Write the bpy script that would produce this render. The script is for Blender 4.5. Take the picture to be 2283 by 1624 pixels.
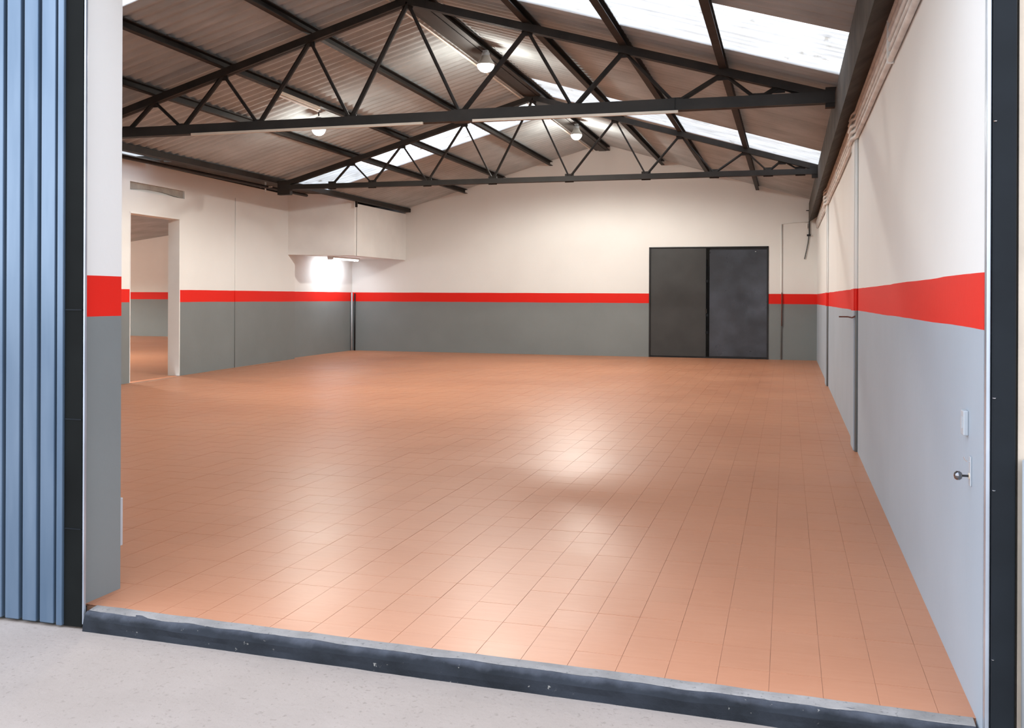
import bpy, bmesh, math, random
from mathutils import Vector, Matrix, noise
random.seed(7)
for o in list(bpy.data.objects): bpy.data.objects.remove(o)
S = bpy.context.scene
COL = S.collection

# ------------------------------------------------------------------ camera
cam_d = bpy.data.cameras.new('camera'); cam = bpy.data.objects.new('camera', cam_d); COL.objects.link(cam)
cam_d.sensor_width = 36.0; cam_d.sensor_fit = 'HORIZONTAL'
cam_d.lens = 2129.4 / 2283 * 36.0
cam_d.shift_y = -(812 - 655) / 2283
cam_d.clip_start = 0.05; cam_d.clip_end = 300
cam.matrix_world = Matrix.Translation((0, 0, 1.45)) @ Matrix.Rotation(0.2807, 4, 'Z') @ Matrix.Rotation(math.pi/2, 4, 'X') @ Matrix.Rotation(0.004, 4, 'Z')
S.camera = cam

# ------------------------------------------------------------------ sky and exposure
SKY = 3.5
w = bpy.data.worlds.new('sky'); S.world = w; w.use_nodes = True
nt = w.node_tree; nt.nodes.clear()
tc = nt.nodes.new('ShaderNodeTexCoord'); sp = nt.nodes.new('ShaderNodeSeparateXYZ')
rp = nt.nodes.new('ShaderNodeValToRGB'); bg = nt.nodes.new('ShaderNodeBackground'); wo = nt.nodes.new('ShaderNodeOutputWorld')
nt.links.new(tc.outputs['Generated'], sp.inputs[0]); nt.links.new(sp.outputs['Z'], rp.inputs[0])
rp.color_ramp.elements[0].position = 0.0; rp.color_ramp.elements[0].color = (0.92, 0.93, 0.96, 1)
rp.color_ramp.elements[1].position = 0.9; rp.color_ramp.elements[1].color = (0.70, 0.81, 1.0, 1)
nt.links.new(rp.outputs[0], bg.inputs[0]); bg.inputs[1].default_value = SKY; nt.links.new(bg.outputs[0], wo.inputs[0])
S.view_settings.view_transform = 'Standard'; S.view_settings.look = 'None'
S.view_settings.exposure = 0.0; S.view_settings.gamma = 1.0; S.view_settings.use_curve_mapping = False

LAMP_W = 365.0          # each bay lamp
LAMP_C = (1.0, 0.95, 0.87)

# ------------------------------------------------------------------ materials
MATS = {}
def newmat(name):
    m = bpy.data.materials.new(name); m.use_nodes = True
    n = m.node_tree; b = n.nodes['Principled BSDF']; MATS[name] = m
    return m, n, b
def N(n, t, **k):
    x = n.nodes.new(t)
    for a, v in k.items(): setattr(x, a, v)
    return x
def mixc(n, fac, a, b, mode='MIX'):
    x = N(n, 'ShaderNodeMix', data_type='RGBA', blend_type=mode)
    for s, v in ((0, fac), (6, a), (7, b)):
        if hasattr(v, 'links'): n.links.new(v, x.inputs[s])
        else: x.inputs[s].default_value = v if s == 0 else (*v[:3], 1)
    return x.outputs[2]
def math_(n, op, a, b=None, c=None):
    x = N(n, 'ShaderNodeMath', operation=op)
    for i, v in enumerate((a, b, c)):
        if v is None: continue
        if hasattr(v, 'links'): n.links.new(v, x.inputs[i])
        else: x.inputs[i].default_value = v
    return x.outputs[0]
def pos(n, scale=(1, 1, 1)):
    g = N(n, 'ShaderNodeNewGeometry'); mp = N(n, 'ShaderNodeMapping'); mp.inputs['Scale'].default_value = scale
    n.links.new(g.outputs['Position'], mp.inputs[0]); return mp.outputs[0], g
def noise_(n, vec, scale, detail=4, rough=.55):
    x = N(n, 'ShaderNodeTexNoise'); n.links.new(vec, x.inputs['Vector'])
    x.inputs['Scale'].default_value = scale; x.inputs['Detail'].default_value = detail; x.inputs['Roughness'].default_value = rough
    return x.outputs['Fac']
def ramp(n, v, a, b, ca=(0, 0, 0), cb=(1, 1, 1)):
    x = N(n, 'ShaderNodeValToRGB'); n.links.new(v, x.inputs[0])
    x.color_ramp.elements[0].position = a; x.color_ramp.elements[1].position = b
    x.color_ramp.elements[0].color = (*ca, 1); x.color_ramp.elements[1].color = (*cb, 1)
    return x.outputs[0]
def bump(n, b, h, strength=.2, dist=.01):
    x = N(n, 'ShaderNodeBump'); x.inputs['Strength'].default_value = strength; x.inputs['Distance'].default_value = dist
    n.links.new(h, x.inputs['Height']); n.links.new(x.outputs[0], b.inputs['Normal'])
def simple(name, col, rough=.6, metal=0.0, var=.12, vscale=3.0, bmp=0.0, bscale=60, spec=.5):
    m, n, b = newmat(name)
    v, _ = pos(n); f = noise_(n, v, vscale)
    dark = tuple(c * (1 - var * 1.5) for c in col); lite = tuple(min(1, c * (1 + var)) for c in col)
    n.links.new(mixc(n, ramp(n, f, .3, .7), dark, lite), b.inputs['Base Color'])
    b.inputs['Roughness'].default_value = rough; b.inputs['Metallic'].default_value = metal
    b.inputs['Specular IOR Level'].default_value = spec
    if bmp: bump(n, b, noise_(n, v, bscale, 3), bmp, .004)
    return m

WHITE = (.775, .785, .765); GREY = (.205, .230, .232); RED = (.72, .020, .012)
def wall_paint(name, courses=False, GREY=GREY):
    m, n, b = newmat(name)
    v, g = pos(n); sx = N(n, 'ShaderNodeSeparateXYZ'); n.links.new(g.outputs['Position'], sx.inputs[0])
    Y, Z = sx.outputs['Y'], sx.outputs['Z']
    wob = math_(n, 'MULTIPLY', math_(n, 'SUBTRACT', noise_(n, v, 1.3, 2), .5), .012)
    Zw = math_(n, 'ADD', Z, wob)
    top = math_(n, 'MULTIPLY_ADD', Y, -.0033, 1.540)
    bot = math_(n, 'MULTIPLY_ADD', Y, -.0051, 1.354)
    up = math_(n, 'GREATER_THAN', Zw, top); lo = math_(n, 'LESS_THAN', Zw, bot)
    f = ramp(n, noise_(n, v, .9, 5), .3, .75)
    wc = mixc(n, f, tuple(c * .95 for c in WHITE), WHITE)
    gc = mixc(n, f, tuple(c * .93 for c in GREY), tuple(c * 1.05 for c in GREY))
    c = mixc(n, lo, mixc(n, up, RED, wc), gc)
    n.links.new(c, b.inputs['Base Color'])
    n.links.new(math_(n, 'MULTIPLY_ADD', up, .15, .55), b.inputs['Roughness'])
    b.inputs['Specular IOR Level'].default_value = .18
    h = noise_(n, v, 25, 3)
    if courses:
        fr = math_(n, 'FRACT', math_(n, 'MULTIPLY', Z, 1 / .205))
        gr = math_(n, 'LESS_THAN', math_(n, 'ABSOLUTE', math_(n, 'SUBTRACT', fr, .5)), .035)
        h = math_(n, 'SUBTRACT', h, math_(n, 'MULTIPLY', gr, .5))
    bump(n, b, h, .12, .008)
    return m
M_WALL = wall_paint('painted_wall'); M_WALLB = wall_paint('painted_blockwork', True); M_WALLR = wall_paint('painted_wall_pale_daylit', GREY=(.375, .44, .505))  # right wall: paler grey paint with the bluish daylight mixed into its colour
M_WHITE = simple('white_plaster', WHITE, .7, var=.04, vscale=1.5, bmp=.1, bscale=30)
M_BEIGE = simple('beige_render', (.55, .47, .38), .85, var=.1, vscale=4, bmp=.3, bscale=40)
M_LINTEL = simple('raw_lintel', (.36, .34, .30), .85, var=.15, vscale=5, bmp=.3)
M_GUTTER = simple('dirty_gutter', (.055, .046, .036), .8, var=.4, vscale=4, bmp=.4, bscale=20)
M_STEEL = simple('rusty_dark_steel', (.013, .009, .006), .7, metal=.0, var=.45, vscale=6, bmp=.3, bscale=35)
M_STEELG = simple('grey_dark_steel', (.020, .018, .016), .6, metal=.2, var=.3, vscale=3, bmp=.15)
M_CREAM = simple('cream_conduit', (.70, .64, .54), .5, var=.08)
M_CABLE = simple('pale_cable', (.74, .745, .72), .6, var=.15, vscale=5)
M_GREYBOX = simple('grey_plastic', (.42, .45, .48), .45, var=.05)
M_BLACK = simple('black_steel', (.012, .013, .014), .4, metal=.3, var=.3)
M_RUST = simple('rust_red_iron', (.14, .05, .035), .7, var=.3, vscale=20)
M_GLASS = simple('pale_lamp_shade', (.45, .43, .40), .3, var=.03)
M_BLACKCHROME = simple('dark_chrome', (.22, .22, .23), .12, metal=1.0, var=.03)
M_CHROME = simple('chrome', (.75, .77, .8), .12, metal=1.0, var=.03)
M_NAVY = simple('navy_post_paint', (.008, .011, .0145), .55, var=.25, vscale=2.5, spec=.15)
M_DARKSTILE = simple('black_stile_paint', (.005, .006, .0058), .65, var=.3, vscale=2, spec=.1)
M_LEAFMETAL = simple('pale_steel_edge', (.48, .54, .62), .3, metal=.7, var=.12, vscale=3)
M_PUTTY = simple('yellowed_putty', (.62, .54, .42), .7, var=.1)

def roof_mat():
    m, n, b = newmat('fibre_cement_sheet')
    v, g = pos(n); f = ramp(n, noise_(n, v, 1.6, 6), .3, .72)
    c = mixc(n, f, (.33, .365, .375), (.455, .495, .505))
    v2, _ = pos(n, (.5, 6, .5)); st = ramp(n, noise_(n, v2, 2.2, 4), .52, .75)
    c = mixc(n, math_(n, 'MULTIPLY', st, .35), c, (.21, .215, .21))
    n.links.new(c, b.inputs['Base Color']); b.inputs['Roughness'].default_value = .9
    b.inputs['Specular IOR Level'].default_value = .2
    bump(n, b, noise_(n, v, 18, 4), .3, .01); return m
M_ROOF = roof_mat()
def skylight_mat():
    m = bpy.data.materials.new('translucent_sheet'); m.use_nodes = True; n = m.node_tree; n.nodes.clear()
    out = N(n, 'ShaderNodeOutputMaterial'); tr = N(n, 'ShaderNodeBsdfTranslucent'); tp = N(n, 'ShaderNodeBsdfTransparent'); mx = N(n, 'ShaderNodeMixShader')
    v, g = pos(n, (1.2, 14, 1.2)); st = ramp(n, noise_(n, v, 1.6, 5), .30, .62)
    v2, _ = pos(n); sp_ = ramp(n, noise_(n, v2, 5, 6), .26, .36)
    f = math_(n, 'MULTIPLY', sp_, math_(n, 'MULTIPLY_ADD', st, .35, .65))
    n.links.new(mixc(n, f, (.45, .40, .33), (.92, .91, .89)), tr.inputs[0])
    n.links.new(mixc(n, f, (.40, .37, .31), (.86, .855, .84)), tp.inputs[0])
    mx.inputs[0].default_value = .72
    n.links.new(tr.outputs[0], mx.inputs[1]); n.links.new(tp.outputs[0], mx.inputs[2]); n.links.new(mx.outputs[0], out.inputs[0]); return m
M_SKYL = skylight_mat()
def tile_mat(name, per):
    m, n, b = newmat(name)
    v, g = pos(n)
    big = ramp(n, noise_(n, v, .55, 5), .3, .7)
    c = mixc(n, big, (.445, .190, .103), (.515, .238, .135))
    if per == 'object':
        oi = N(n, 'ShaderNodeObjectInfo'); r = oi.outputs['Random']
    elif per == 'island': r = g.outputs['Random Per Island']
    else: r = noise_(n, v, 2.0)
    c = mixc(n, math_(n, 'MULTIPLY', r, .16), c, (.40, .20, .12))
    vf, _ = pos(n, (1, 8, 1)); gr = ramp(n, noise_(n, vf, 5, 5), .35, .75)
    c = mixc(n, math_(n, 'MULTIPLY', gr, .18), c, (.60, .30, .18))
    n.links.new(c, b.inputs['Base Color'])
    rr = math_(n, 'MULTIPLY_ADD', noise_(n, v, 1.1, 5), .22, .27)
    n.links.new(rr, b.inputs['Roughness']); b.inputs['Specular IOR Level'].default_value = .24
    bump(n, b, noise_(n, v, 9, 4), .10, .01); return m
M_TILE = tile_mat('terracotta_tile', 'object'); M_TILES = tile_mat('terracotta_tile_field', 'island'); M_FLOOR2 = tile_mat('terracotta_floor_plain', 'n')
M_GROUT = simple('brown_grout', (.40, .20, .12), .8, var=.2, vscale=6)
def concrete(name, a, c2, sc=1.4):
    m, n, b = newmat(name); v, g = pos(n)
    c = mixc(n, ramp(n, noise_(n, v, sc, 6), .28, .72), a, c2)
    sp_ = ramp(n, noise_(n, v, 55, 4), .30, .40); c = mixc(n, sp_, tuple(x * .86 for x in a), c)
    n.links.new(c, b.inputs['Base Color']); b.inputs['Roughness'].default_value = .85; b.inputs['Specular IOR Level'].default_value = .25
    bump(n, b, noise_(n, v, 30, 6, .65), .35, .01); return m
M_GROUND = concrete('outdoor_concrete', (.315, .264, .228), (.385, .326, .287))
M_STRIP = concrete('threshold_screed', (.20, .19, .182), (.335, .315, .30), 6)
def kerb_mat():
    m, n, b = newmat('chipped_navy_paint'); v, g = pos(n)
    c = mixc(n, ramp(n, noise_(n, v, 5, 5), .3, .7), (.008, .010, .013), (.022, .026, .034))
    ch = ramp(n, noise_(n, v, 26, 6, .7), .66, .70)
    sx = N(n, 'ShaderNodeSeparateXYZ'); n.links.new(g.outputs['Position'], sx.inputs[0])
    edge = ramp(n, math_(n, 'ADD', sx.outputs['Z'], math_(n, 'MULTIPLY', noise_(n, v, 9, 5), .05)), .002, .03)
    c = mixc(n, math_(n, 'MULTIPLY', edge, .6), c, (.13, .14, .17))
    c = mixc(n, ch, c, (.25, .24, .22))
    n.links.new(c, b.inputs['Base Color']); b.inputs['Roughness'].default_value = .75; b.inputs['Specular IOR Level'].default_value = .2
    bump(n, b, noise_(n, v, 24, 6, .7), .5, .01); return m
M_KERB = kerb_mat()
def leaf_mat():
    m, n, b = newmat('blue_door_cladding'); v, _ = pos(n, (6, 6, .7))
    c = mixc(n, ramp(n, noise_(n, v, 1.5, 4), .3, .7), (.10, .155, .23), (.165, .23, .315))
    n.links.new(c, b.inputs['Base Color']); b.inputs['Roughness'].default_value = .22; b.inputs['Metallic'].default_value = .45; return m
M_LEAF = leaf_mat()
def door_mat(name, a, c2, rough):
    m, n, b = newmat(name); v, _ = pos(n)
    f = ramp(n, noise_(n, v, 1.6, 5), .35, .7); c = mixc(n, f, a, c2)
    n.links.new(c, b.inputs['Base Color']); b.inputs['Metallic'].default_value = .3
    n.links.new(math_(n, 'MULTIPLY_ADD', noise_(n, v, 3, 5), .35, rough), b.inputs['Roughness']); return m
M_DOORL = door_mat('matt_charcoal_sheet', (.038, .040, .040), (.050, .052, .052), .35)
M_DOORR = door_mat('scuffed_charcoal_sheet', (.030, .034, .042), (.062, .072, .090), .15)
def emit(name, col, s):
    m = bpy.data.materials.new(name); m.use_nodes = True; n = m.node_tree; n.nodes.clear()
    e = N(n, 'ShaderNodeEmission'); o = N(n, 'ShaderNodeOutputMaterial'); e.inputs[0].default_value = (*col, 1); e.inputs[1].default_value = s
    n.links.new(e.outputs[0], o.inputs[0]); return m
M_GLOW = emit('lit_lamp_diffuser', (1, .96, .88), 14); M_TUBE = emit('lit_fluorescent_tube', (.93, .94, 1.0), 7)

# ------------------------------------------------------------------ mesh helpers
def link(name, me, mat, parent=None):
    o = bpy.data.objects.new(name, me); COL.objects.link(o)
    if mat and not me.materials: me.materials.append(mat)
    if parent: o.parent = parent
    return o
class MB:
    def __init__(s): s.v = []; s.f = []
    def poly(s, vs, fs):
        k = len(s.v); s.v += [tuple(v) for v in vs]; s.f += [tuple(i + k for i in f) for f in fs]; return s
    def box(s, x0, x1, y0, y1, z0, z1):
        return s.poly([(x0,y0,z0),(x1,y0,z0),(x1,y1,z0),(x0,y1,z0),(x0,y0,z1),(x1,y0,z1),(x1,y1,z1),(x0,y1,z1)],
                      [(0,3,2,1),(4,5,6,7),(0,1,5,4),(1,2,6,5),(2,3,7,6),(3,0,4,7)])
    def prism(s, pts, axis, a, b):     # pts 2D polygon (ccw), extruded along axis 'y' (pts = x,z) or 'x' (pts = y,z) or 'z'
        n = len(pts)
        mk = {'y': lambda p, t: (p[0], t, p[1]), 'x': lambda p, t: (t, p[0], p[1]), 'z': lambda p, t: (p[0], p[1], t)}[axis]
        vs = [mk(p, a) for p in pts] + [mk(p, b) for p in pts]
        fs = [tuple(range(n)), tuple(range(2*n-1, n-1, -1))] + [(i, i+n, (i+1) % n + n, (i+1) % n) for i in range(n)]
        return s.poly(vs, fs)
    def tube(s, path, r, seg=8):
        path = [Vector(p) for p in path]; n = len(path); rings = []
        for i, p in enumerate(path):
            d = (path[min(i+1, n-1)] - path[max(i-1, 0)]).normalized()
            up = Vector((0, 0, 1)) if abs(d.z) < .9 else Vector((1, 0, 0))
            u = d.cross(up).normalized(); v = u.cross(d)
            rr = r[i] if isinstance(r, (list, tuple)) else r
            rings.append([p + (u*math.cos(2*math.pi*k/seg) + v*math.sin(2*math.pi*k/seg))*rr for k in range(seg)])
        vs = [q for R in rings for q in R]; fs = [tuple(range(seg)), tuple(range(n*seg-1, (n-1)*seg-1, -1))]
        for i in range(n-1):
            for k in range(seg): fs.append((i*seg+k, (i+1)*seg+k, (i+1)*seg+(k+1) % seg, i*seg+(k+1) % seg))
        return s.poly(vs, fs)
    def bar(s, a, b, wd, ht):          # rectangular bar between points, wd horizontal, ht in the vertical plane
        a, b = Vector(a), Vector(b); d = (b-a).normalized(); up = Vector((0, 0, 1)) if abs(d.z) < .95 else Vector((0, 1, 0))
        u = d.cross(up).normalized()*wd/2; v = u.cross(d).normalized()*ht/2
        vs = [p + su*u + sv*v for p in (a, b) for su, sv in ((-1,-1),(1,-1),(1,1),(-1,1))]
        return s.poly(vs, [(0,1,2,3),(7,6,5,4),(0,4,5,1),(1,5,6,2),(2,6,7,3),(3,7,4,0)])
    def lathe(s, c, prof, seg=24, axis='z'):
        c = Vector(c); rings = []
        for r, h in prof:
            for k in range(seg):
                a = 2*math.pi*k/seg; p = Vector((r*math.cos(a), r*math.sin(a), h))
                if axis == 'x': p = Vector((h, p.x, p.y))
                rings.append(c + p)
        fs = []
        for i in range(len(prof)-1):
            for k in range(seg): fs.append((i*seg+k, i*seg+(k+1) % seg, (i+1)*seg+(k+1) % seg, (i+1)*seg+k))
        fs += [tuple(range(seg-1, -1, -1)), tuple(range((len(prof)-1)*seg, len(prof)*seg))]
        return s.poly(rings, fs)
    def mesh(s, name, smooth=False, fix=True):
        me = bpy.data.meshes.new(name); me.from_pydata(s.v, [], s.f)
        if fix:
            bm = bmesh.new(); bm.from_mesh(me); bmesh.ops.recalc_face_normals(bm, faces=bm.faces); bm.to_mesh(me); bm.free()
        if smooth:
            for p in me.polygons: p.use_smooth = True
        return me
    def build(s, name, mat, parent=None, smooth=False, bevel=0):
        o = link(name, s.mesh(name, smooth), mat, parent)
        if bevel:
            b = o.modifiers.new('bevel', 'BEVEL'); b.width = bevel; b.segments = 2; b.limit_method = 'ANGLE'
        return o
def tag(o, label=None, cat=None, group=None, kind=None):
    for k, v in (('label', label), ('category', cat), ('group', group), ('kind', kind)):
        if v: o[k] = v
    return o
def empty(name, loc, label, cat, group=None):
    o = bpy.data.objects.new(name, None); COL.objects.link(o); o.location = loc; o.empty_display_size = .1
    return tag(o, label, cat, group)
def copy_tree(o, parent=None):
    c = o.copy(); COL.objects.link(c); c.parent = parent
    for ch in list(o.children): copy_tree(ch, c)
    return c

# ------------------------------------------------------------------ dimensions (metres)
XW, YF, XR = .627, 22.1, -4.17          # right wall face, back wall face, ridge line
RZ, SL, SR = 4.94, .285, .300           # underside of the sheets at the ridge, slopes
GZ = -.085                              # outdoor ground level
def roofz(x): return RZ - (SL*(XR-x) if x < XR else SR*(x-XR))
def kerb_y(x): return 3.716 - .034*(x+3.1)      # edge between tiles and threshold
LW0, LWK = (-10.16, 14.35), .05          # left wall passes this point, leaning a little off square
def lwx(y): return LW0[0] - LWK*(y-LW0[1])

# ------------------------------------------------------------------ outdoor ground
g = MB(); nx, ny = 60, 30
for j in range(ny+1):
    for i in range(nx+1):
        x = -14 + 28*i/nx; y = -16 + (3.66+16)*j/ny
        g.v.append((x, y, GZ + .006*noise.noise(Vector((x*.7, y*.7, 0)))))
for j in range(ny):
    for i in range(nx): a = j*(nx+1)+i; g.f.append((a, a+1, a+nx+2, a+nx+1))
o = MB().box(-60, 60, -60, 3.7, GZ-.3, GZ-.02).build('ground_base', M_GROUND); tag(o, kind='structure')
o = g.build('ground', M_GROUND, smooth=True); tag(o, kind='structure')

# ------------------------------------------------------------------ floor of terracotta tiles
floor = MB().prism([(-9.6, 3.80), (-3.12, 3.80), (-3.12, kerb_y(-3.12)), (XW, kerb_y(XW)), (XW, YF), (lwx(YF), YF)], 'z', -.08, -.0016).build('floor', M_GROUT)
tag(floor, kind='structure')
TW, TL, GAP = .19, .238, .0020
tiles = []                               # (x0, x1, y00, y01, y1)
x = -1.010 + 8*TW
cols = []
xx = -1.010
while xx < XW: xx += TW
while xx > -10.8: cols.append(xx); xx -= TW
for cx in cols:
    x0, x1 = cx + GAP/2, min(cx + TW - GAP/2, XW)
    if x1 - x0 < .02: continue
    y = 3.800
    if x0 > -3.13: tiles.append((x0, x1, kerb_y(x0), kerb_y(x1), y - GAP/2))
    elif x1 < -3.13: tiles.append((x0, x1, 3.74, 3.74, y - GAP/2))
    else: tiles.append((x0, x1, kerb_y(x0), kerb_y(x1), y - GAP/2))
    while y < YF:
        y1 = min(y + TL - GAP/2, YF)
        if x0 > lwx(y) + .004: tiles.append((x0, x1, y + GAP/2, y + GAP/2, y1))
        y += TL
def size_in_view(t):
    x, y = (t[0]+t[1])/2, (t[2]+t[4])/2
    lat = x*math.cos(.2807) + y*math.sin(.2807); d = -x*math.sin(.2807) + y*math.cos(.2807)
    u = 1141.5 + 2129.4*lat/d
    if u < 240 or u > 2290 or y > 14: return 0
    if x < -3.13 and y < 3.97: return 0
    return (t[1]-t[0])*(t[4]-t[2])/d**3
order = sorted(range(len(tiles)), key=lambda i: -size_in_view(tiles[i]))
near = set(order[:300])
def tile_verts(t, dz=0):
    x0, x1, ya, yb, y1 = t
    return [(x0,ya,-.006),(x1,yb,-.006),(x1,y1,-.006),(x0,y1,-.006),(x0,ya,dz),(x1,yb,dz),(x1,y1,dz),(x0,y1,dz)]
TF = [(4,5,6,7),(0,1,5,4),(1,2,6,5),(2,3,7,6),(3,0,4,7)]
proto = MB().box(-(TW-GAP)/2, (TW-GAP)/2, -(TL-GAP)/2, (TL-GAP)/2, -.006, 0).mesh('tile'); proto.materials.append(M_TILE)
field = MB(); rnd = random.Random(3)
for i, t in enumerate(tiles):
    if i in near:
        if abs(t[1]-t[0]-(TW-GAP)) < .001 and abs(t[4]-t[2]-(TL-GAP)) < .001:
            o = link('tile', proto, None, floor)
            o.location = ((t[0]+t[1])/2, (t[2]+t[4])/2, rnd.uniform(-.0006, .0004))
        else:
            me = MB().poly(tile_verts(t), TF).mesh('tile'); o = link('tile', me, M_TILE, floor)
    else: field.poly(tile_verts(t, rnd.uniform(-.0006, .0004)), TF)
tag(link('tile_field', field.mesh('tile_field', fix=False), M_TILES, floor), kind='stuff')

# threshold
thr = empty('door_threshold', (-1.2, 3.63, GZ), 'chipped dark painted kerb with a concrete strip across the entrance', 'threshold')
def strip(prof, jit, name, mat):
    m = MB(); n = 110; k = len(prof)
    for i in range(n+1):
        x = -3.06 + (XW + 3.05)*i/n; e = kerb_y(x)
        for j, (dy, z) in enumerate(prof):
            a = jit[j]
            m.v.append((x - thr.location.x, e + dy + a*noise.noise(Vector((x*6, j*3.1, 1))) + .4*a*noise.noise(Vector((x*23, j*5.1, 4))) - thr.location.y,
                        z + a*.7*noise.noise(Vector((x*7, j*3.3, 9))) - GZ))
    for i in range(n):
        for j in range(k-1): a = i*k+j; m.f.append((a, a+1, a+k+1, a+k))
    return m.build(name, mat, thr)
strip([(.0, -.03), (.0, .0005), (-.03, -.001), (-.058, -.004), (-.066, -.03)], [0, .003, .003, .006, .004], 'concrete_strip', M_STRIP)
strip([(-.045, -.006), (-.066, -.007), (-.083, -.016), (-.094, -.035), (-.096, -.06), (-.10, GZ-.01)], [.009, .009, .008, .006, .005, .005], 'painted_kerb', M_KERB)

# ------------------------------------------------------------------ walls
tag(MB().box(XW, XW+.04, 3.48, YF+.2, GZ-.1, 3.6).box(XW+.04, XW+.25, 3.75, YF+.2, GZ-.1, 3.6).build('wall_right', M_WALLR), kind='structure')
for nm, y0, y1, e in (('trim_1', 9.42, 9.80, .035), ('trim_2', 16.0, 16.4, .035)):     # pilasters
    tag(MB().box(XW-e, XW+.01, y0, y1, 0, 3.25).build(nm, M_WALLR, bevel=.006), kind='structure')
# back wall (gable), with the opening of the steel door
m = MB()
xl, xr = lwx(YF)-.3, XW+.25
dx0, dx1, dz = -3.075, -.405, 2.535
m.prism([(xl, -.05), (dx0, -.05), (dx0, roofz(dx0)+.1), (XR, RZ+.12), (-9.1, roofz(-9.1)+.1), (xl, roofz(-9.1)+.1)], 'y', YF, YF+.2)
m.prism([(dx0, dz), (dx1, dz), (dx1, roofz(dx1)+.1), (dx0, roofz(dx0)+.1)], 'y', YF, YF+.2)
m.prism([(dx1, -.05), (xr, -.05), (xr, roofz(xr)+.1), (dx1, roofz(dx1)+.1)], 'y', YF, YF+.2)
tag(m.build('wall_back', M_WALLB), kind='structure')
# left wall, built along its own direction
WL = Matrix.Translation((LW0[0], LW0[1], 0)) @ Matrix.Rotation(math.atan(LWK), 4, 'Z')
TH = .205
m = MB()
m.box(-TH, 0, -10.4, -1.39, -.05, 3.56)
m.box(-TH, 0, -1.39, .02, 2.74, 3.09)
m.box(-TH, -.06, -1.39, .16, 3.09, 3.225)
m.box(-TH, 0, -1.39, .16, 3.225, 3.56)
m.box(-TH, 0, .16, 4.47, 2.74, 3.56)
m.box(-TH, 0, .02, .16, 2.74, 3.09)
m.box(-TH, 0, .02, 4.47, -.05, 2.74)
wl = m.build('wall_left', M_WALL); wl.matrix_world = WL; tag(wl, kind='structure')
tag(MB().box(-10.85, -10.58, 18.80, YF, -.05, 3.56).build('wall_recess', M_WALL), kind='structure')
# lintel in the niche over the side doorway: arched underside
arch = [(-1.385, 3.10)] + [(-1.385 + 1.30*t/12, 3.10 + .045*math.sin(math.pi*min(1, t/12*.95))) for t in range(1, 13)] + [(.15, 3.095), (.15, 3.222), (-1.385, 3.222)]
o = MB().prism(arch, 'x', -.062, -.03).build('trim_3', M_LINTEL); o.matrix_world = WL; tag(o, kind='structure')
# white lining of the side doorway
o = MB().box(-TH-.01, .004, .0, .022, .0, 2.74).box(-TH-.01, .004, -1.392, -1.375, 0, 2.74).box(-TH-.01, .004, -1.392, .022, 2.715, 2.742).build('trim_4', M_WHITE)
o.matrix_world = WL; tag(o, kind='structure')
# bulkhead in the back left corner
bx0, bx1, by0, bz0 = -10.8, -9.13, 19.17, 2.272
m = MB()
m.prism([(-10.385, 18.47), (bx1, by0), (bx1, by0+.12), (-10.385, 18.60)], 'z', bz0, 3.60)
m.box(bx1-.12, bx1, by0+.10, YF, bz0, 3.42)
m.prism([(-10.58, 18.85), (-10.38, 18.60), (bx1-.12, by0+.10), (bx1-.12, YF), (-10.58, YF)], 'z', 2.30, 2.36)
tag(m.build('wall_bulkhead', M_WHITE), kind='structure')
# front wall with the big opening
m = MB(); y0, y1 = 3.705, 3.96
m.prism([(-10.1, GZ-.1), (-3.13, GZ-.1), (-3.13, roofz(-3.13)+.1), (XR, RZ+.12), (-9.1, roofz(-9.1)+.1), (-10.1, 3.7)], 'y', y0, y1)
m.prism([(-3.13, 3.25), (XW+.04, 3.25), (XW+.04, roofz(XW)+.1), (-3.13, roofz(-3.13)+.1)], 'y', y0, y1)
tag(m.build('wall_front', M_WALL), kind='structure')
tag(MB().box(.722, 6, 3.44, 3.74, GZ-.1, 5).build('wall_facade', M_BEIGE), kind='structure')

# second room seen through the side doorway
tag(MB().box(-25, -10.21, 8, 27.2, -.08, -.0005).build('floor_side_room', M_FLOOR2), kind='structure')
m = MB(); m.box(-25, -10.9, 27, 27.2, -.05, 4.6)
tag(m.build('wall_side_room_back', M_WALLB), kind='structure')
tag(MB().box(-25.2, -25, 8, 27.2, -.05, 4.6).box(-25.2, -10.1, 7.8, 8, -.05, 4.6).build('wall_side_room', M_WHITE), kind='structure')
def srz(x): return 3.32 + .13*(x+19.5)
m = MB().prism([(-25.2, srz(-25.2)), (-10.0, srz(-10)), (-10.0, srz(-10)+.05), (-25.2, srz(-25.2)+.05)], 'y', 7.8, 27.2)
tag(m.build('ceiling_side_room', M_ROOF), kind='structure')
tag(MB().box(-10.95, -10.77, 7.8, 27.2, 3.56, 4.7).build('wall_side_room_upper', M_WHITE), kind='structure')

# ------------------------------------------------------------------ roof sheets
ceil = MB().prism([(XR-.22, RZ+.02-.22*SL), (XR, RZ+.05), (XR+.22, RZ+.02-.22*SR), (XR+.22, RZ+.05-.22*SR), (XR, RZ+.10), (XR-.22, RZ+.05-.22*SL)], 'y', 3.7, YF+.2).build('ceiling', M_ROOF)
tag(ceil, kind='structure')
def sheet_mesh(name, mat):
    m = MB(); waves, per, A = 5, 6, .021; n = waves*per
    for lay in (0, .009):
        for i in range(n+1):
            z = A*math.sin(2*math.pi*i/per) + A + lay
            m.v += [(0, i/n, z), (1, i/n, z)]
    k = 2*(n+1)
    for i in range(n):
        a = 2*i; m.f += [(a, a+2, a+3, a+1), (k+a, k+a+1, k+a+3, k+a+2)]
    m.f += [(0, 1, k+1, k), (2*n, k+2*n, k+2*n+1, 2*n+1)]
    me = m.mesh(name, smooth=True); me.materials.append(mat); return me
SH, SK = sheet_mesh('roof_sheet', M_ROOF), sheet_mesh('skylight_sheet', M_SKYL)
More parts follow.
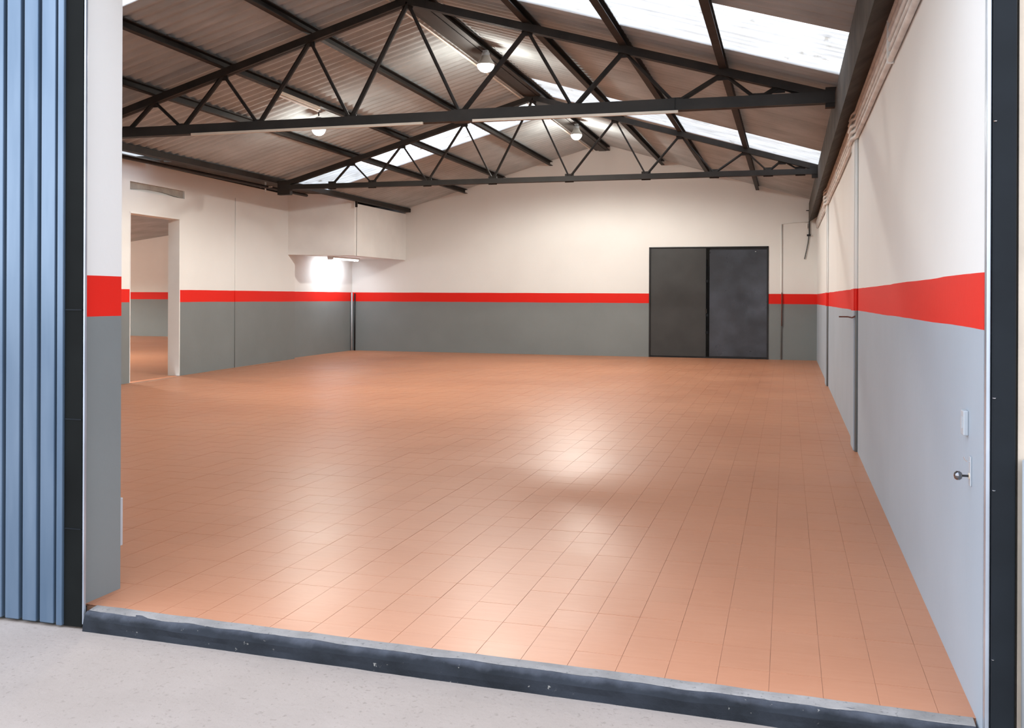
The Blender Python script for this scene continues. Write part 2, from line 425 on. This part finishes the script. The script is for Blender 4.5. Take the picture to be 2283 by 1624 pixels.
def split(edges, wmax=.9):
    out = []
    for a, b, k in edges:
        n = max(1, round((b-a)/wmax)); out += [(a+(b-a)*i/n, a+(b-a)*(i+1)/n, k) for i in range(n)]
    return out
bandsR = split([(3.7, 8.12, 0), (8.12, 9.65, 1), (9.65, 14.72, 0), (14.72, 16.25, 1), (16.25, YF+.1, 0)])
bandsL = split([(3.7, 6.6, 0), (6.6, 8.15, 1), (8.15, 16.2, 0), (16.2, 17.78, 1), (17.78, YF+.1, 0)])
for side, bands, sl, rows in ((1, bandsR, SR, [(.02, 2.50), (2.44, 4.76)]), (-1, bandsL, SL, [(.02, 2.45), (2.39, 5.02)])):
    ang = math.atan(sl)
    for a, b, k in bands:
        for r, (u0, u1) in enumerate(rows):
            o = link('skylight_sheet' if k else 'roof_sheet', SK if k else SH, None, ceil)
            L = (u1-u0)/math.cos(ang)
            o.scale = (L, b-a, 1)
            # x of the sheet runs down the slope
            R = Matrix.Rotation(ang, 4, 'Y') if side > 0 else Matrix.Rotation(-ang, 4, 'Y') @ Matrix.Scale(-1, 4, (1, 0, 0))
            o.matrix_world = Matrix.Translation((XR + side*u0, a, RZ - sl*u0 + (.012 if r == 0 else 0))) @ R @ Matrix.Diagonal((L, b-a, 1, 1))

# eave gutters
o = MB().prism([(.45, 3.47), (.45, 3.06), (XW, 3.17), (XW, 3.47)], 'y', 3.97, YF).build('gutter', M_GUTTER)
tag(o, 'dirty dark box gutter along the top of the right wall', 'gutter')
lg = MB(); 
lg.box(-9.75, -9.125, 13.35, 18.3, 3.565, 3.64); lg.box(-10.75, -9.75, 13.35, 18.3, 3.60, 3.68)
lg.box(-10.75, -9.82, 3.97, 13.35, 3.565, 3.58)
lg.box(-10.75, -9.125, 18.3, YF, 3.605, 3.68)
tag(lg.build('gutter', M_GUTTER), 'dark valley gutter soffit above the left wall', 'gutter')
M_WOOD = simple('weathered_brown_board', (.22, .14, .085), .8, var=.35, vscale=6, bmp=.3)
o = MB().box(-9.57, -9.125, 3.97, 13.35, 3.565, 3.585).build('soffit_board', M_WOOD); tag(o, 'weathered brown soffit board above the side doorway beside a slit of daylight', 'board')
o = MB().box(-9.12, -9.0, 3.97, YF, 3.46, 3.55).build('eave_beam', M_STEEL); tag(o, 'dark rusty eave beam along the left edge of the roof', 'beam')
pg = MB().tube([(-9.45, 3.97, 3.47), (-9.45, 17.6, 3.44)], .03, 8).build('drain_pipe', M_STEELG)
tag(pg, 'grey pipe running under the left valley gutter', 'pipe')

# ------------------------------------------------------------------ purlins
PW, PH = .075, .10
def purlin(x, label, group='roof purlins', w=PW):
    z1 = roofz(x)
    m = MB(); h = PH; t = .012
    s = -1 if x < XR else 1
    # channel section: web and two flanges
    m.box(x-w/2, x-w/2+t, 3.97, YF-.05, z1-h, z1); m.box(x-w/2+t, x+w/2, 3.97, YF-.05, z1-h, z1-h+t); m.box(x-w/2+t, x+w/2, 3.97, YF-.05, z1-t, z1)
    return tag(m.build('purlin', M_STEEL), label, 'purlin', group)
for x, l in ((-7.53, 'dark steel purlin on the left roof slope, lowest one above the valley gutter'),
             (-6.56, 'dark steel purlin on the left roof slope, second up, carrying the small white batten'),
             (-5.40, 'dark steel purlin on the left roof slope, next below the ridge'),
             (-4.29, 'dark ridge purlin on the left side of the roof ridge'),
             (-4.03, 'dark ridge purlin on the right side of the ridge, with hanging lamps'),
             (-2.76, 'dark steel purlin on the right roof slope, next below the ridge'),
             (-1.69, 'dark steel purlin on the right roof slope, middle one'),
             (-.65, 'dark steel purlin on the right roof slope, lowest one toward the gutter')):
    purlin(x, l)
o = MB().box(-4.25, -4.08, 3.97, YF-.03, RZ-.145, RZ-.12).build('ridge_plate', M_STEELG); tag(o, 'grey steel ridge plate under the two ridge purlins', 'beam')
o = MB().tube([(-4.37, 3.97, RZ-.16), (-4.37, 21.9, RZ-.16)], .014, 6).build('conduit', M_CREAM); tag(o, 'thin cream cable conduit running along the roof ridge', 'conduit')

# ------------------------------------------------------------------ trusses
TT = [-7.53, -6.56, -5.40, XR, -2.76, -1.69, -.65, -.09]
TB = [-7.92, -7.13, -6.08, -4.88, -3.53, -2.24, -1.14, -.30, .19]
def tz(x): return 4.78 - (.285*(XR-x) if x < XR else .29*(x-XR))
def truss(y, zb, label, k):
    t = empty('roof_truss', (XR, y, zb), label, 'truss', 'roof trusses')
    P = lambda x, z, dy=0: (x-XR, dy, z-zb)
    def part(mb, n, mat=M_STEEL): return mb.build(n, mat, t)
    xl, xr = -8.95, .56
    for a, b in (((xl, tz(xl)), (XR, 4.78)), ((XR, 4.78), (xr, tz(xr)))):
        m = MB()
        for dy in (-.028, .028): m.bar(P(*a, dy), P(*b, dy), .045, .085)
        part(m, 'top_chord')
    m = MB()
    for dy in (-.032, .032): m.bar(P(xl, zb, dy), P(xr, zb, dy), .05, .10*k)
    part(m, 'bottom_chord', M_STEELG)
    seq = []
    for i in range(8): seq += [(TB[i], TT[i], .050*k), (TB[i+1], TT[i], .036*k)]
    for xb, xt, th in seq:
        m = MB()
        m.tube([P(xb, zb+.02), P(xt, tz(xt)-.02)], th*.5*(1 if abs(xb-xt) > .2 else .8), 6); part(m, 'web_member')
    for x in TB:
        part(MB().box(x-.075-XR, x+.075-XR, -.008, .008, -.06, .085), 'gusset_plate')
    for x in TT:
        z = tz(x); part(MB().box(x-.06-XR, x+.06-XR, -.009, .009, z-zb-.085, z-zb+.03), 'gusset_plate')
    part(MB().box(.36-XR, .62-XR, -.05, .05, -.10, .10), 'end_shoe'); part(MB().box(-9.0-XR, -8.75-XR, -.05, .05, -.14, .12), 'end_shoe')
    return t
t1 = truss(10.13, 3.435, 'dark steel roof truss nearer the entrance, its bottom chord carrying pale trunking', 1.15)
MB().box(-3.62-XR, -1.14-XR, -.07, .07, -.065, .065).build('splice_cover', M_STEELG, t1)
truss(15.7, 3.385, 'dark steel roof truss farther back, in front of the skylight strips', .85)
for a, b, l in (((-6.95, 10.05, 3.365), (-3.95, 10.05, 3.365), 'long cream cable trunking under the left half of the near truss'),
             ((-3.35, 10.02, 3.36), (-1.10, 10.02, 3.35), 'long white trunking under the right half of the near truss')):
    o = MB().bar(a, b, .03, .028).build('trunking', M_CREAM); tag(o, l, 'trunking', 'trunking under the near truss')

# ------------------------------------------------------------------ lamps
def lamp(loc, top, label, r=.125, power=1.0):
    x, y, z = loc
    t = empty('bay_lamp', loc, label, 'lamp', 'bay lamps')
    rf = MB().lathe((0, 0, 0), [(r*.97, -.006), (r, 0), (r*.97, .012), (r*.62, .075), (.055, .12)], 28).build('reflector', M_GLASS, t, True)
    MB().lathe((0, 0, 0), [(.01, -.105), (r*.35, -.100), (r*.62, -.082), (r*.83, -.052), (r*.94, -.02), (r*.95, -.006), (.01, -.005)], 28).build('diffuser', M_GLOW, rf, True)
    MB().lathe((0, 0, 0), [(.05, .11), (.055, .12), (.055, .16), (.04, .17)], 20).build('housing', M_GREYBOX, t, True)
    st = MB().tube([(0, 0, .19), (0, 0, max(.21, top-z))], .010, 8).build('stem', M_STEELG, t)
    MB().box(-.035, .035, -.03, .03, top-z-.03, top-z).build('mount', M_GREYBOX, st)
    for kind, pw in (('SPOT', .88), ('POINT', .12)):       # most light goes down out of the shade, a little glows all round
        L = bpy.data.lights.new('lamp_light', kind); L.shadow_soft_size = .07; L.energy = LAMP_W*power*pw; L.color = LAMP_C
        if kind == 'SPOT': L.spot_size = math.radians(168); L.spot_blend = .35
        lo = bpy.data.objects.new('lamp_light', L); COL.objects.link(lo); lo.parent = t; lo.location = (0, 0, -.185)
    return t
lamp((-4.0, 12.52, 4.60), 4.795, 'lit bay lamp under the ridge, the nearer and larger of the two there', power=1.25)
lamp((-4.0, 18.4, 4.585), 4.795, 'lit bay lamp under the ridge near the back gable, the farther one', .115, 1.9)
lamp((-6.78, 12.99, 3.92), roofz(-6.78), 'lit bay lamp on the left roof slope, just below the near truss chord', .11, .85)
lamp((-4.0, 6.6, 4.60), 4.795, 'added unseen bay lamp under the ridge close to the entrance, above the picture', power=.4)  # unseen, assumed from the ridge lamp spacing and added to light the front
bt = empty('batten_light', (-6.56, 11.95, 0), 'small unlit white batten light fixed to a left purlin', 'light')
zb = roofz(-6.56) - .101
MB().box(-.03, .03, -.62, .62, zb-.05, zb).build('housing', M_CREAM, bt, bevel=.006)
MB().tube([(0, -.6, zb-.065), (0, .6, zb-.065)], .013, 8).build('tube', M_WHITE, bt)
ft = empty('tube_light', (-10.15, 20.75, 2.299), 'bright double fluorescent tube light under the corner bulkhead', 'light')
MB().box(-.07, .07, -.72, .72, -.035, 0).build('housing', M_WHITE, ft)
for dx in (-.04, .04): MB().tube([(dx, -.68, -.055), (dx, .68, -.055)], .016, 10).build('tube', M_TUBE, ft, True)
for dy in (-.70, .70): MB().box(-.065, .065, dy-.02, dy+.02, -.075, -.03).build('end_cap', M_WHITE, ft)
L = bpy.data.lights.new('tube_glow', 'AREA'); L.shape = 'RECTANGLE'; L.size = .14; L.size_y = 1.3; L.energy = 24; L.color = (.9, .93, 1)
lo = bpy.data.objects.new('tube_glow', L); COL.objects.link(lo); lo.parent = ft; lo.location = (0, 0, -.085); lo.rotation_euler.y = math.radians(25)
for x, y, l in ((-15.5, 16.5, 'added lamp in the side room near the doorway, out of sight'), (-22.5, 22.5, 'added lamp deep in the side room, out of sight')):
    lamp((x, y, srz(x)-.35), srz(x), l, power=2.6)  # unseen lamps added to brighten the room behind the side doorway

# ------------------------------------------------------------------ steel door in the back wall
d = MB()
fr = .035
for a in ((dx0, dx0+fr, 0, dz), (dx1-fr, dx1, 0, dz)): d.box(a[0], a[1], YF-.012, YF+.10, a[2], a[3])
d.box(dx0, dx1, YF-.012, YF+.10, dz-.025, dz)
d.box(dx0, dx1, YF+.10, YF+.16, -.08, dz)  # black panel added behind the leaves to block sky showing under the door
door = d.build('door_1', M_BLACK); tag(door, kind='structure')
xm = -1.74
ll = MB().box(dx0+fr, xm-.035, YF+.012, YF+.06, .035, dz-.03).build('door_leaf', M_DOORL, door); ll['label'] = 'matt charcoal left leaf'
MB().box(xm+.035, dx1-fr, YF+.005, YF+.06, .045, dz-.075).build('door_leaf', M_DOORR, door)['label'] = 'scuffed shiny right leaf'
MB().box(xm+.03, dx1-fr, YF+.035, YF+.08, dz-.08, dz-.02).box(dx0+fr, dx1-fr, YF+.05, YF+.09, .0, .045).build('shadow_gap', M_BLACK, door)
MB().box(xm-.04, xm+.035, YF-.004, YF+.05, .03, dz-.03).build('meeting_stile', M_DARKSTILE, door)
MB().tube([(xm-.03, YF-.02, .62), (xm-.03, YF-.02, 2.25)], .011, 8).build('bolt_bar', M_NAVY, ll)
MB().tube([(xm+.012, YF-.02, .55), (xm+.012, YF-.02, 2.1)], .009, 8).build('bolt_bar', M_NAVY, ll)
for z in (.58, .98, 1.75): MB().box(xm-.045, xm+.02, YF-.03, YF, z-.03, z+.03).build('bolt_bracket', M_NAVY, ll)
MB().box(xm-.05, xm-.015, YF-.05, YF, 1.02, 1.12).build('handle', M_STEELG, ll)
MB().lathe((dx1-.28, YF+.0, dz-.12), [(.014, -.004), (.014, .004)], 10).build('sticker', M_WHITE, door)

# ------------------------------------------------------------------ pipes, cables, small fittings
def pipe(name, path, r, mat, label, cat='pipe', group=None, seg=8): return tag(MB().tube(path, r, seg).build(name, mat, smooth=True), label, cat, group)
for i in range(5):
    z = 2.905 + .06*i
    pts = [(XW-.022, 3.99 + (9.33-3.99)*k/8, z + .004*math.sin(k*1.7+i)) for k in range(9)]
    pts += [(XW-.054, 9.44, z), (XW-.054, 9.80, z), (XW-.024, 9.95, z+.01)]
    pts += [(XW-.024, 9.95 + (15.85-9.95)*k/5, z + .006*math.sin(k*2.1+i)) for k in range(1, 6)]
    pts += [(XW-.06, 16.1, z), (XW-.06, 16.35, z-.01), (XW-.024, 16.6, z-.02), (XW-.024, 21.4, z - .02 - .03*i)]
    pipe('cable_run', pts, .017 if i % 2 else .020, M_CABLE,
         ('lowest', 'second lowest', 'middle', 'second highest', 'highest')[i] + ' of the pale cables bundled along the top of the right wall', 'cable', 'cable bundle on the right wall')
for y, l in ((6.3, 'cable clip on the right wall bundle between entrance and first pilaster'), (12.8, 'cable clip on the bundle between the two right wall pilasters')):
    off = .0 if y != 9.6 else .035
    o = MB().box(XW-.045-off, XW-off, y-.006, y+.006, 2.875, 3.165).build('cable_clip', M_CABLE, bevel=.006); tag(o, l, 'clip', 'cable clips')
pipe('wall_pipe', [(XW-.012, 9.37, .0), (XW-.012, 9.37, 2.9)], .013, M_WALL, 'thin painted pipe rising at the nearer pilaster of the right wall')
pipe('wall_pipe', [(XW-.012, 15.96, .0), (XW-.012, 15.96, 2.95)], .012, M_WALL, 'thin painted pipe rising at the farther pilaster of the right wall')
pipe('wall_bracket', [(XW-.01, 9.37, 1.26), (XW-.05, 9.37, 1.24), (XW-.08, 9.5, 1.245), (XW-.16, 9.5, 1.245)], .007, M_RUST, 'small rusty bent bracket at the nearer wall pipe', 'bracket')
pipe('conduit', [(-.13, YF-.014, 0), (-.13, YF-.014, 3.02)], .016, M_WALLB, 'white and grey painted conduit on the back wall right of the steel door', 'conduit')
pipe('conduit', [(-.118, YF-.03, .75), (-.118, YF-.03, 1.5)], .010, M_RUST, 'short dark pipe on the back wall crossing the red band', 'conduit')
pipe('cable', [(-.13, YF-.012, 3.02), (.15, YF-.012, 3.05), (.44, YF-.012, 3.06)], .006, M_CABLE, 'thin cable running sideways high on the back wall by the corner', 'cable')
pb = empty('cable_drop', (.46, YF-.02, 2.4), 'black cable drop with junction hanging in the back right corner', 'cable')
MB().tube([(0, 0, .92), (0, 0, .38)], .013, 8).build('rod', M_BLACK, pb)
MB().box(-.05, .03, -.02, .012, .345, .385).build('junction', M_BLACK, pb)
MB().tube([(-.01, 0, .35), (-.03, 0, .18), (-.06, 0, .02), (-.10, 0, -.16)], .009, 8).build('lead', M_BLACK, pb)
MB().box(-.07, .04, -.02, .012, .905, .92).build('top_plate', M_BLACK, pb)
MB().lathe((-.05, -.012, .56), [(.012, -.05), (.02, -.03), (.02, .05), (.012, .07)], 10).build('lamp_holder', M_WHITE, pb)
# left wall: crack-like cable and corner pipes
def wlp(y, dx=0.0, z=0.0): return (lwx(y)+dx, y, z)
pipe('cable', [wlp(16.24, .006, 0), wlp(16.24, .006, 3.28)], .006, M_WALL, 'thin vertical cable on the left wall between doorway and bulkhead', 'cable')
pipe('corner_pipe', [(lwx(22)+.0, 22.0, 0), (lwx(22)+.0, 22.0, 1.46)], .022, M_GREYBOX, 'pale grey pipe standing in the back left corner', 'pipe', None, 10)
pipe('corner_pipe', [(lwx(22)+.055, 22.06, 0), (lwx(22)+.055, 22.06, 1.44)], .018, M_BLACK, 'thin black pipe standing in the back left corner', 'pipe', None, 8)
o = MB().box(-9.09, -9.05, 19.12, 19.16, 3.33, 4.1).build('hanger_post', M_STEEL); tag(o, 'dark upright hanger at the bulkhead corner under the roof', 'post')
o = MB().box(-9.5, -9.48, 16.05, 16.07, 3.36, 3.62).box(-9.6, -9.35, 16.05, 16.07, 3.44, 3.455).build('pipe_hanger', M_CABLE); tag(o, 'pale pipe hanger under the left valley gutter', 'hanger')
# pier fitting
o = MB().box(-3.16, -3.135, 3.96, 3.985, .205, .44).build('door_stop', M_GREYBOX, bevel=.004); tag(o, 'small grey plate low on the inner edge of the left pier', 'plate')
# right wall fittings near the entrance
sb = empty('switch_box', (XW, 3.775, .99), 'small grey switch box on the right wall above the door knob holder', 'switch')
bd = MB().box(-.018, 0, -.028, .028, -.045, .045).build('body', M_GREYBOX, sb, bevel=.004); MB().box(-.021, -.017, -.012, .012, -.02, .02).build('rocker', M_GREYBOX, bd)
hb = empty('door_holdback', (XW, 3.70, .81), 'wall catch with a chrome knob on the right wall by the entrance', 'door catch')
MB().box(-.005, 0, -.016, .016, -.035, .07).build('backplate', M_GREYBOX, hb, bevel=.003)
MB().lathe((0, 0, 0), [(.011, -.008), (.013, 0)], 16, 'x').build('rosette', M_PUTTY, hb)
MB().tube([(0, .0, 0), (-.032, .0, 0)], .004, 8).build('shank', M_BLACK, hb)
MB().lathe((-.042, 0, 0), [(.004, -.014), (.011, -.012), (.016, -.005), (.016, .005), (.011, .012), (.004, .014)], 18, 'x').build('knob', M_BLACKCHROME, hb, True)
MB().tube([(-.003, 0, .05), (-.012, 0, .052), (-.02, 0, .06), (-.022, 0, .068)], .003, 8).build('hook', M_CHROME, hb)

# ------------------------------------------------------------------ sliding door leaf at left, post at right
leaf = empty('sliding_door', (-3.313, 3.64, GZ), 'open blue metal sliding door of vertical boards left of the entrance', 'door')
lx, ly, lz = -3.4, 3.64, GZ
H0, H1 = .012, 3.55
def lp(m, n, mat, bevel=0): return m.build(n, mat, leaf, bevel=bevel)
lp(MB().box(-5.35-lx, -3.25-lx, .02, .05, H0, H1), 'backing', M_DARKSTILE)
bme = MB().box(-.0385, .0385, -.014, .02, H0, H1).mesh('board'); bme.materials.append(M_LEAF)
for i in range(20):
    o = link('board', bme, None, leaf); o.location = (-3.354 - .098*i - lx, 0, 0)
    b = o.modifiers.new('bevel', 'BEVEL'); b.width = .005; b.segments = 2
lp(MB().box(-3.300-lx, -3.268-lx, -.016, .02, H0-.004, H1), 'edge_profile', M_LEAF, .004)
lp(MB().box(-3.264-lx, -3.170-lx, -.004, .02, H0-.004, H1), 'stile', M_DARKSTILE)
lp(MB().box(-3.167-lx, -3.158-lx, -.004, .012, .02, H1), 'edge_strip', M_LEAFMETAL, .003)
for z in (.45, .95, 1.45): lp(MB().box(-3.262-lx, -3.172-lx, -.007, -.003, z, z+.006), 'stile_joint', M_NAVY)
post = empty('door_post', (.675, 3.445, GZ), 'dark navy steel post at the right edge of the entrance', 'post')
MB().box(-.033, .036, -.03, .03, 0, 3.4).build('channel', M_NAVY, post, bevel=.004)
MB().box(-.049, -.035, -.012, .022, .0, 3.4).build('edge_strip', M_LEAFMETAL, post, bevel=.003)
for z in (.35, .9, 1.2, 2.1, 2.6): MB().lathe((-.028, -.031, z), [(.004, 0), (.006, .003)], 8, 'z').build('rivet', M_CHROME, post)
pipe('downpipe', [(.765, 3.40, GZ), (.765, 3.40, .92)], .038, M_GREYBOX, 'grey downpipe stub against the beige facade at the right edge', 'pipe', None, 14)
